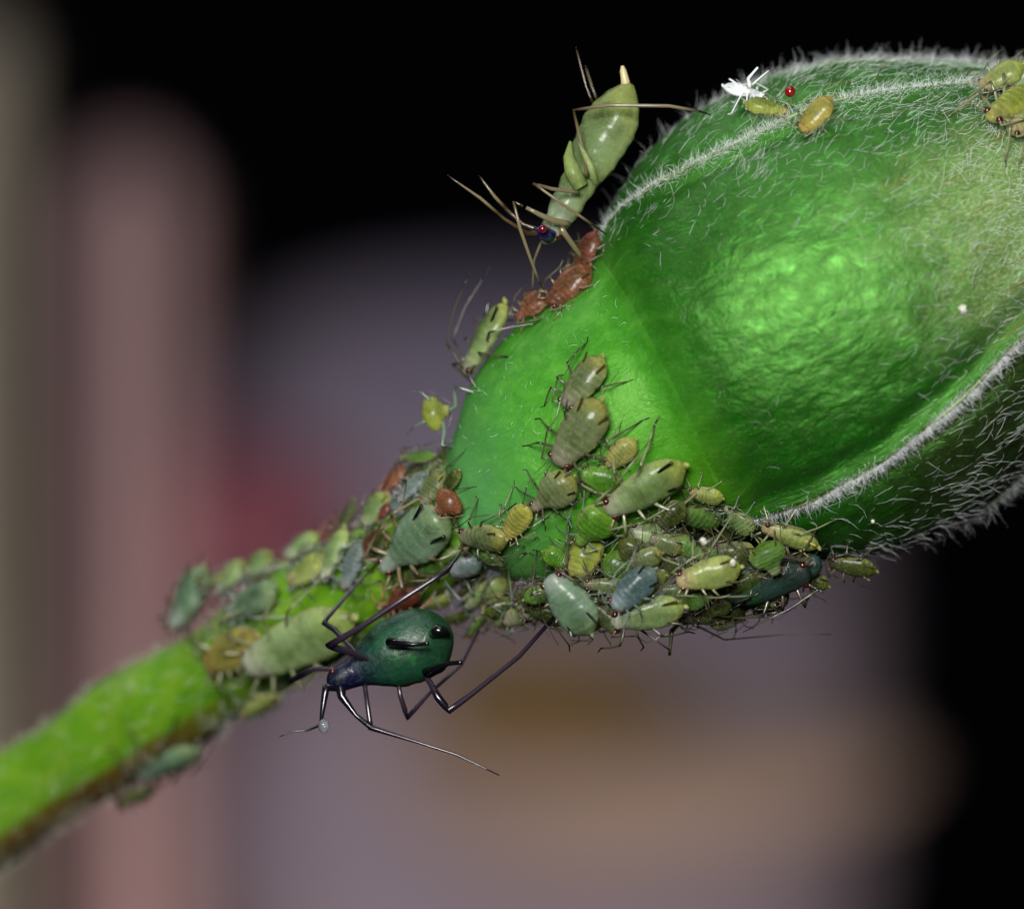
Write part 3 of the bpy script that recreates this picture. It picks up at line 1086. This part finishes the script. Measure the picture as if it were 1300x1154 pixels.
for cx, cy, kd, where in (
        (455, 702, 'olive', 'beside the close blurred pair'), (482, 652, 'wine', 'above the yellowish green aphid'), (520, 632, 'leaf', 'under the slender bluish-white aphid'),
        (545, 722, 'leaf', 'below the large blue-green aphid'), (520, 738, 'olive', 'above the rust-red aphid'), (600, 742, 'olive', 'between the chalky blue-grey and yellow-tailed aphids'),
        (625, 764, 'grey', 'below the yellow-tailed aphid'), (440, 657, 'olive', 'above the blurred wine-red aphid'), (395, 702, 'grey', 'between pale green and tan-yellow blurred aphids'),
        (352, 722, 'grey', 'beside the blurred tan-yellow aphid'), (330, 762, 'olive', 'behind the blurred bluish-green aphid'), (270, 737, 'grey', 'beside the blurred mint-green aphid'),
        (578, 784, 'olive', 'behind the dark teal aphid\'s tail'), (606, 792, 'leaf', 'beyond the dark teal aphid\'s cornicles'), (470, 690, 'wine', 'beside the yellowish green aphid'),
        (545, 596, 'grey', 'beside the dark olive shoulder aphid'), (530, 580, 'leaf', 'topmost of the upper stem crowd'), (572, 612, 'olive', 'above the round dusky pink aphid')):
    an = 0.6 + fr.uniform(-.6, .6)
    ln = fr.uniform(16, 23)
    A((cx - ln * math.cos(an), cy + ln * math.sin(an)), (cx + ln * math.cos(an), cy - ln * math.sin(an)), fr.uniform(15, 20), kd,
      'dusky %s little aphid ' % {'olive': 'olive', 'leaf': 'green', 'grey': 'grey', 'wine': 'wine-brown'}[kd] + where, leg='dark', horns=False)

# --- further down the stem, out of focus
A((411, 736), (438, 672), 27, 'pale', 'blurred pale green aphid of a close pair, head down the stem', leg='clear', horns=False)
A((436, 747), (458, 690), 24, 'ice', 'blurred whitish aphid of a close pair, head down the stem', leg='clear', horns=False)
A((407, 696), (444, 658), 27, 'wine', 'blurred wine-red aphid behind the close pair', leg='red', horns=False, depth=3.0, up=(-.7, .5, .5))
A((365, 708), (403, 680), 31, 'pale', 'blurred pale green aphid above the tan-yellow one', leg='clear', horns=False, depth=2.6, up=(-.5, .6, .6))
A((368, 739), (410, 710), 32, 'straw', 'blurred tan-yellow aphid on the stem\'s upper flank', leg='clear', horns=False)
A((313, 731), (344, 703), 32, 'sage', 'blurred mid-green aphid between pale green neighbours', leg='dark', depth=3.2, up=(-.5, .6, .6))
A((277, 750), (309, 714), 30, 'pale', 'blurred pale green aphid behind the bluish-green one', leg='clear', horns=False, depth=3.8, up=(-.5, .6, .6))
A((291, 778), (349, 748), 38, 'mint', 'blurred bluish-green aphid above the yellow-headed green pair', leg='clear', horns=False)
A((222, 797), (260, 722), 46, 'mint', 'blurred mint-green aphid farthest down the stem\'s upper edge', leg='dark', depth=4.4, up=(-.6, .5, .6))
A((261, 845), (330, 806), 44, 'amber', 'blurred amber-orange aphid touching the big striped green one', leg='pale', horns=False, shape='slim')
A((316, 848), (448, 787), 58, 'pale', 'big striped pale green aphid lying along the stem', leg='pale', horns=False, shape='slim', hk=.6)
A((305, 908), (351, 882), 27, 'straw', 'blurred cream aphid on the stem\'s lower flank', leg='clear', horns=False)
A((176, 985), (248, 951), 37, 'mint', 'blurred blue-green aphid low on the stem, nearest its brown patch', leg='dark', horns=False)
A((150, 1020), (196, 1000), 20, 'olive', 'blurred dark olive aphid under the stem\'s brown patch', leg='dark', horns=False, depth=6.2, up=(.3, -.7, .7))

# --- outline of the receptacle's top-left
A((656, 405), (692, 372), 30, 'pink', 'salmon-pink aphid at the lower end of the reddish row', leg='tan', horns=False, depth=-0.7, up=(-.4, .5, .75), shape='fat')
A((697, 386), (748, 340), 36, 'pink', 'salmon-pink aphid in the middle of the reddish row', leg='tan', depth=-1.1, up=(-.4, .4, .8))
A((731, 346), (756, 296), 26, 'rust', 'brownish aphid at the upper end of the reddish row', leg='tan', horns=False, depth=-0.6, up=(-.6, .3, .7))
A((592, 474), (641, 388), 44, 'sage', 'olive-backed green aphid clinging to the receptacle\'s outline with long raised antennae', leg='dark', horn='dark', depth=-0.3,
  up=(-.75, .45, .35), ant=0, custom=[
      ([(590, 470, -.4), (567, 436, -.4), (575, 395, -.5), (597, 345, -.6)], [.028, .022, .016, .008], [0, .5, .6, 1]),
      ([(592, 465, -.2), (575, 430, 0), (590, 390, .1), (622, 340, .2)], [.028, .022, .016, .008], [0, .5, .6, 1])])
A((571, 520), (537, 528), 44, 'chartreuse', 'roundish yellow-green nymph holding on with long glassy legs', leg='clear', horns=False, depth=-0.4, up=(-.35, .1, .9), shape='fat', legs=False,
  ant=0.6, cauda=0, custom=[
      ([(570, 522, -.5), (579, 515, -.6), (576, 490, -.7), (604, 499, -.75), (609, 503, -.8)], [.05, .05, .04, .03, .015], [0, .2, .4, .6, 1]),
      ([(562, 535, -.5), (564, 548, -.6), (561, 565, -.7), (594, 570, -.6), (600, 571, -.6)], [.05, .05, .04, .03, .015], [0, .2, .4, .6, 1]),
      ([(548, 510, -.5), (535, 498, -.5), (522, 497, -.4)], [.03, .02, .01], [0, .3, .6]),
      ([(540, 535, -.5), (528, 540, -.4), (516, 552, -.2)], [.03, .02, .01], [0, .3, .6])])

# --- on the sepals
A((1002, 148), (949, 136), 20, 'chartreuse', 'small lime-yellow aphid walking below the white shed skin', leg='pale', horns=False, up=(-.1, .7, .7), hk=.95, lift=.12)
A((1019, 168), (1055, 126), 27, 'amber', 'small honey-orange aphid beside the red gland', leg='pale', horns=False, up=(-.4, .3, .9), shape='slim', lift=.08)
A((1240, 102), (1292, 74), 30, 'straw', 'dull straw aphid with a dark eye uppermost in the sepal-edge group', leg='pale', horns=False, up=(-.2, .5, .9), lift=.15)
A((1276, 108), (1330, 80), 30, 'pale', 'whitish-green aphid next to the dark-eyed straw one', leg='pale', horns=False, up=(-.1, .3, .9), lift=.3)
A((1257, 150), (1318, 112), 32, 'chartreuse', 'lime-yellow aphid in the sepal-edge group, head towards the bare sepal', leg='pale', horns=False, lift=.12, shape='slim')
A((1282, 166), (1335, 140), 28, 'straw', 'pale yellow aphid lowest of the sepal-edge group', leg='pale', horns=False, lift=.12, shape='slim')

# --- white shed skin
A((970, 122), (920, 111), 20, 'white', 'chalk-white shed aphid skin with legs in the air on the upper sepal', leg='white', horn='white', name='shed_skin', up=(-.3, .8, .5),
  lift=.12, cat='shed skin', group=None, eyes=False, hl=0.62, shape='nymph', legr=1.5, ant=0.6, custom=[
      ([(952, 112, -2.2), (950, 100, -2.3), (962, 86, -2.4)], [.05, .035, .02], [0, .3, .6]),
      ([(955, 108, -2.2), (966, 98, -2.3), (976, 90, -2.3)], [.025, .015, .01], [0, .3, .6])])

# --- winged-form nymph standing on its head at the bud's outline
kn = [0, .2, .42, .6, .85, 1]
root, M, Mi = A((697, 306), (800, 114), 70, 'nymph', 'tall pale green nymph with wing pads standing head down, long tan legs', shape='nymph', leg='tan', horn='dark', depth=-1.5,
                up=(-.55, .15, .85), legs=False, ant=0, eyes=True, cauda=0, hk=.9, horns=False, curl=.10, name='aphid', custom=[
    ([(745, 225, -2.0), (742, 200, -2.3), (728, 140, -2.4), (775, 134, -2.7), (850, 135, -2.7), (885, 141, -2.6), (902, 146, -2.4)], [.06, .055, .04, .05, .045, .035, .015], [.1, .2, .44, .55, .7, .85, 1]),
    ([(735, 245, -2.1), (700, 240, -2.5), (677, 233, -2.6), (715, 260, -2.6), (750, 284, -2.4), (770, 298, -2.1)], [.06, .05, .035, .042, .035, .015], [.1, .3, .46, .62, .86, 1]),
    ([(722, 285, -2.0), (700, 280, -2.3), (668, 264, -2.4)], [.09, .085, .05], [0, .1, .3]),
    ([(664, 262, -2.4), (652, 256, -2.4), (660, 290, -2.4), (672, 325, -2.2), (684, 357, -1.9), (691, 369, -1.7)], [.035, .035, .05, .045, .035, .015], [.42, .46, .55, .65, .86, 1]),
    ([(712, 290, -2.0), (735, 322, -1.6), (738, 330, -1.3)], [.085, .07, .04], [0, .1, .2]),
    ([(690, 300, -1.4), (678, 330, -1.2), (676, 365, -1.0)], [.035, .03, .02], [0, .1, .3]),
    ([(752, 130, -1.2), (744, 110, -1.2), (731, 60, -1.1)], [.035, .025, .012], [.44, .45, .9]),
    ([(758, 128, -.6), (752, 112, -.6), (743, 84, -.5)], [.035, .03, .015], [.44, .45, .9]),
])
e = MB()
q = [Mi @ P(*p) for p in ((794, 122, -1.5), (794, 104, -1.6), (791, 90, -1.6), (790, 84, -1.6))]
e.tube(q, [.10, .095, .07, .03], 10)
e.build('tail', simple('tail_cream', '#c3b78c', 0.4, sss=.3, radius=(.3, .3, .2), scale=.3 * S), root)
for pts in ([(738, 238, -2.0), (727, 218, -2.0), (722, 200, -1.9), (724, 180, -1.8)], [(756, 232, -2.45), (750, 212, -2.55), (742, 196, -2.5), (734, 180, -2.3)]):
    e = MB()
    q = [Mi @ P(*p) for p in pts]
    e.tube(q, [.16, .18, .12, .03] if pts[0][0] == 738 else [.07, .08, .06, .02], 10, 0, [(.4, 0, 0)] * 4)
    e.build('wing_pad', mat_aphid('leaf' if pts[0][0] == 738 else 'nymph'), root)
for pts in ([(688, 296, -1.9), (668, 296, -2.0), (640, 278, -2.1), (610, 252, -2.2), (568, 223, -2.3)],
            [(688, 294, -1.5), (664, 285, -1.5), (645, 268, -1.5), (628, 250, -1.6), (608, 223, -1.6)]):
    e = MB()
    q = [Mi @ P(*p) for p in pts]
    limb(e, q, [.06, .05, .035, .035, .012], 0, [.45, .44, .40, .55, .9])
    e.build('antenna', LEGS['tan'], root)
for p in ((689, 291, -2.15),):
    e = MB()
    e.sphere(Mi @ P(*p), .095, rings=9, sides=12)
    e.build('eye', simple('eye_crimson', '#56061c', 0.15, spec=.8), root)
e = MB()
e.tube([Mi @ P(*p) for p in ((700, 302, -1.8), (688, 294, -1.9), (676, 293, -1.9))], [.16, .15, .05], 10)
e.build('forehead', simple('violet_shell', '#1a1038', 0.2, spec=.7), root)

# --- big dark teal aphid under the stem
root, M, Mi = A((420, 866), (568, 800), 90, 'teal', 'big glossy dark teal aphid with violet head and long black-kneed legs', shape='big', leg='violet', horn='dark', depth=-1.6,
                up=(.12, -.22, .95), legs=False, ant=0, cauda=0, hk=.85, horns=False, eyes=True, custom=[
    # upper hind leg reaching up to the receptacle
    ([(470, 838, -1.9), (440, 826, -2.4), (417, 820, -2.6), (460, 795, -2.9), (515, 758, -3.0), (568, 724, -2.9), (575, 714, -2.8), (588, 697, -2.6)],
     [.06, .075, .08, .06, .055, .055, .035, .015], [.1, .3, .45, .60, .7, .88, .95, 1]),
    ([(465, 842, -1.4), (424, 799, -1.0), (411, 791, -.9), (416, 784, -.8), (440, 756, -.4), (480, 714, .2)], [.05, .06, .06, .05, .04, .02], [.1, .44, .45, .46, .6, .9]),
    ([(450, 850, -1.4), (398, 849, -1.2), (384, 856, -1.0), (369, 864, -.7)], [.05, .055, .075, .06], [.1, .3, .45, .45]),
    # lower legs
    ([(535, 850, -1.6), (547, 868, -1.9), (556, 885, -2.0), (570, 902, -2.0), (600, 880, -2.1), (659, 833, -2.3), (700, 787, -2.6), (709, 775, -2.7)],
     [.06, .065, .085, .075, .055, .05, .045, .02], [.1, .3, .44, .46, .58, .7, .9, 1]),
    ([(505, 862, -1.5), (508, 882, -1.6), (517, 911, -1.5), (545, 880, -1.2), (585, 845, -.8), (608, 800, -.4)], [.05, .05, .06, .04, .035, .025], [.1, .2, .45, .6, .7, .8]),
    ([(462, 862, -1.5), (466, 890, -1.7), (471, 926, -1.8)], [.055, .05, .06], [.0, .1, .45]),
    ([(430, 872, -1.6), (414, 872, -1.8), (409, 905, -1.9), (407, 922, -1.9)], [.10, .085, .05, .03], [.45, .45, .45, .45]),
])
for pts, rd, mk in (([(432, 870, -1.7), (434, 884, -1.8), (452, 908, -1.9), (472, 924, -2.0), (530, 942, -2.2), (580, 958, -2.3), (634, 984, -2.4)], [.12, .09, .05, .06, .032, .028, .012], [.45, .45, .45, .45, .56, .6, .85]),
                    ([(407, 920, -1.9), (390, 927, -2.0), (372, 928, -2.0), (355, 935, -2.0)], [.035, .025, .018, .008], [.9, .9, .9, .9])):
    e = MB()
    limb(e, [Mi @ P(*p) for p in pts], rd, 0, mk)
    e.build('antenna', LEGS['violet'], root)
for pts, rd in (([(494, 815, -2.45), (505, 816, -2.65), (525, 818, -2.7), (541, 817, -2.75), (544, 816, -2.76)], [.10, .085, .05, .045, .06]),
                ([(540, 853, -2.0), (552, 848, -2.25), (570, 842, -2.4), (583, 841, -2.45), (586, 840, -2.46)], [.09, .075, .05, .045, .06])):
    e = MB()
    e.tube([Mi @ P(*p) for p in pts], rd, 10)
    e.build('cornicle', M_BLACK, root)
e = MB()
e.tube([Mi @ P(*p) for p in ((548, 806, -2.1), (556, 800, -2.25), (565, 802, -2.2), (570, 806, -2.1))], [.10, .14, .10, .03], 10)
e.build('tail', M_BLACK, root)
# droplet on the dark aphid's front foot
e = MB()
dc = P(411, 921, -1.9)
e.sphere((0, 0, 0), (.12, .12, .15), rings=12, sides=16)
d = e.build('droplet', simple('droplet_liquid', '#c8ccd4', 0.06, trans=0.8, ior=1.36, spec=1.0))
d.location = dc * S
tag(d, 'clear round droplet on the dark teal aphid\'s front foot', 'droplet')

# white flecks
for (px, py), sz, lab in (((893, 687), .075, 'tiny white fleck on the dusky olive aphid'), ((930, 714), .07, 'tiny white fleck on the straw-coloured aphid\'s back'),
                          ((1222, 393), .10, 'pale wax crumb on the front sepal\'s mottled part'), ((1108, 661), .045, 'tiny white fleck on the dark lower sepal')):
    r = random.Random(int(px))
    h, n = cast(px, py)
    if px in (893, 930):
        h = P(px, py, -3.85 if px == 893 else -3.65)
        n = CAMDIR
    e = MB()
    rows = []
    for i in range(7):
        th = math.pi * (0.05 + 0.9 * i / 6)
        rows.append([Vector((math.sin(th) * math.cos(a * .785), math.sin(th) * math.sin(a * .785), -math.cos(th))) * sz * r.uniform(.65, 1.15) for a in range(8)])
    e.grid(rows)
    o = e.build('white_fleck', simple('fleck_white', '#c8c8ba', .6), smooth=False)
    o.location = (h + n * sz * .3) * S
    tag(o, lab, 'fleck', 'white flecks')

# ================================================================== background, far out of focus
def soft(name, c1, c2, sc):
    m = NT(name)
    tc = m.node('ShaderNodeTexCoord')
    n = m.noise(tc.outputs['Object'], sc, 3, 0.5)
    m.set(color=m.ramp(n, [(0.3, lin(c1)), (0.7, lin(c2))]), rough=0.7, spec=0.2)
    return m.mat


def slab(name, x0, y0, x1, y1, Y, thick, mat, rpx=90, bend=0.0):
    """rounded thick board given by its photo outline at depth Y"""
    a, b = P(x0, y0, Y), P(x1, y1, Y)
    k = (DIST + Y) / DIST / PX
    r = rpx * k
    cx, cz, hx, hz = (a.x + b.x) / 2, (a.z + b.z) / 2, (b.x - a.x) / 2, (a.z - b.z) / 2
    outl = []
    for q, (sx, sz) in enumerate(((1, 1), (-1, 1), (-1, -1), (1, -1))):
        for i in range(9):
            an = math.pi / 2 * (q + i / 8)
            outl.append((sx * (hx - r) + r * math.cos(an), sz * (hz - r) + r * math.sin(an)))
    rows = []
    for f, y in ((0.9, 0), (0.97, 0.02), (1.0, 0.12), (1.0, 0.9), (0.96, 1.0)):
        rows.append([Vector((x * f, y * thick + bend * (x / hx) ** 2 * thick, z * f)) for x, z in outl])
    mb = MB()
    mb.grid(rows)
    o = mb.build(name, mat)
    o.location = Vector((cx, Y, cz)) * S
    return o


def rock(name, x0, y0, x1, y1, Y, depth, mat):
    """rounded, uneven boulder whose outline fills the given part of the photo at depth Y"""
    a, b = P(x0, y0, Y), P(x1, y1, Y)
    cx, cz, hx, hz = (a.x + b.x) / 2, (a.z + b.z) / 2, (b.x - a.x) / 2, (a.z - b.z) / 2
    rows = []
    for i in range(25):
        th = math.pi * (0.02 + 0.96 * i / 24)
        row = []
        for k in range(40):
            ph = 2 * math.pi * k / 40
            d = Vector((math.sin(th) * math.cos(ph), math.cos(th), math.sin(th) * math.sin(ph)))
            q = 1 / (abs(d.x) ** 3.2 + abs(d.y) ** 2.2 + abs(d.z) ** 3.2) ** (1 / 2.9)
            q *= 1 + 0.05 * noise.noise(d * 1.7) + 0.02 * noise.noise(d * 5)
            row.append(Vector((d.x * q * hx, d.y * q * depth, d.z * q * hz)))
        rows.append(row)
    mb = MB()
    mb.grid(rows)
    o = mb.build(name, mat)
    o.location = Vector((cx, Y + depth, cz)) * S
    return o


o = rock('boulder', 190, 345, 1150, 1420, 425, 30, soft('rock_mauve', '#7a7486', '#8a7f88', 40))
tag(o, 'blurred mauve-grey boulder far behind the bud', 'boulder')
o = slab('rounded_post', 98, 180, 222, 1450, 400, 40, soft('post_pink', '#a08484', '#b0908e', 12), 70)
tag(o, 'blurred pinkish post with rounded top behind the stem', 'post')
o = slab('weathered_post', -190, 20, 6, 1500, 410, 40, soft('post_beige', '#8d8672', '#a69d8c', 12), 30)
tag(o, 'blurred beige weathered post beyond the pinkish one', 'post')


def petal(name, cx, cy, rx, ry, Y, mat, tilt=0.2):
    mb = MB()
    k = (DIST + Y) / DIST / PX
    rows = []
    for s in (0, 1):
        rr = []
        for i in range(9):
            f = 0.04 + 0.96 * i / 8
            rr.append([Vector((math.cos(2 * math.pi * j / 28) * rx * k * f * (1 + .12 * math.sin(3 * 2 * math.pi * j / 28 + 1)),
                               (f * f) * rx * k * 0.25 + s * 1.2 + tilt * math.sin(2 * math.pi * j / 28) * ry * k * f,
                               math.sin(2 * math.pi * j / 28) * ry * k * f)) for j in range(28)])
        rows += rr if s == 0 else list(reversed(rr))
    mb.grid(rows)
    o = mb.build(name, mat)
    o.location = P(cx, cy, Y) * S
    return o


o = petal('red_petal', 262, 655, 190, 110, 405, soft('petal_red', '#74404c', '#804652', 20))
tag(o, 'blurred wine-red petal behind the aphid-covered stem', 'petal')
o = petal('withered_leaf', 690, 872, 170, 50, 396, soft('leaf_brown', '#6b5420', '#7a6230', 20))
tag(o, 'blurred olive-brown withered leaf below the receptacle', 'leaf')
o = petal('fallen_petal', 800, 985, 330, 110, 405, soft('petal_tan', '#857468', '#8f7c70', 20))
tag(o, 'blurred tan petal below the bud', 'petal')
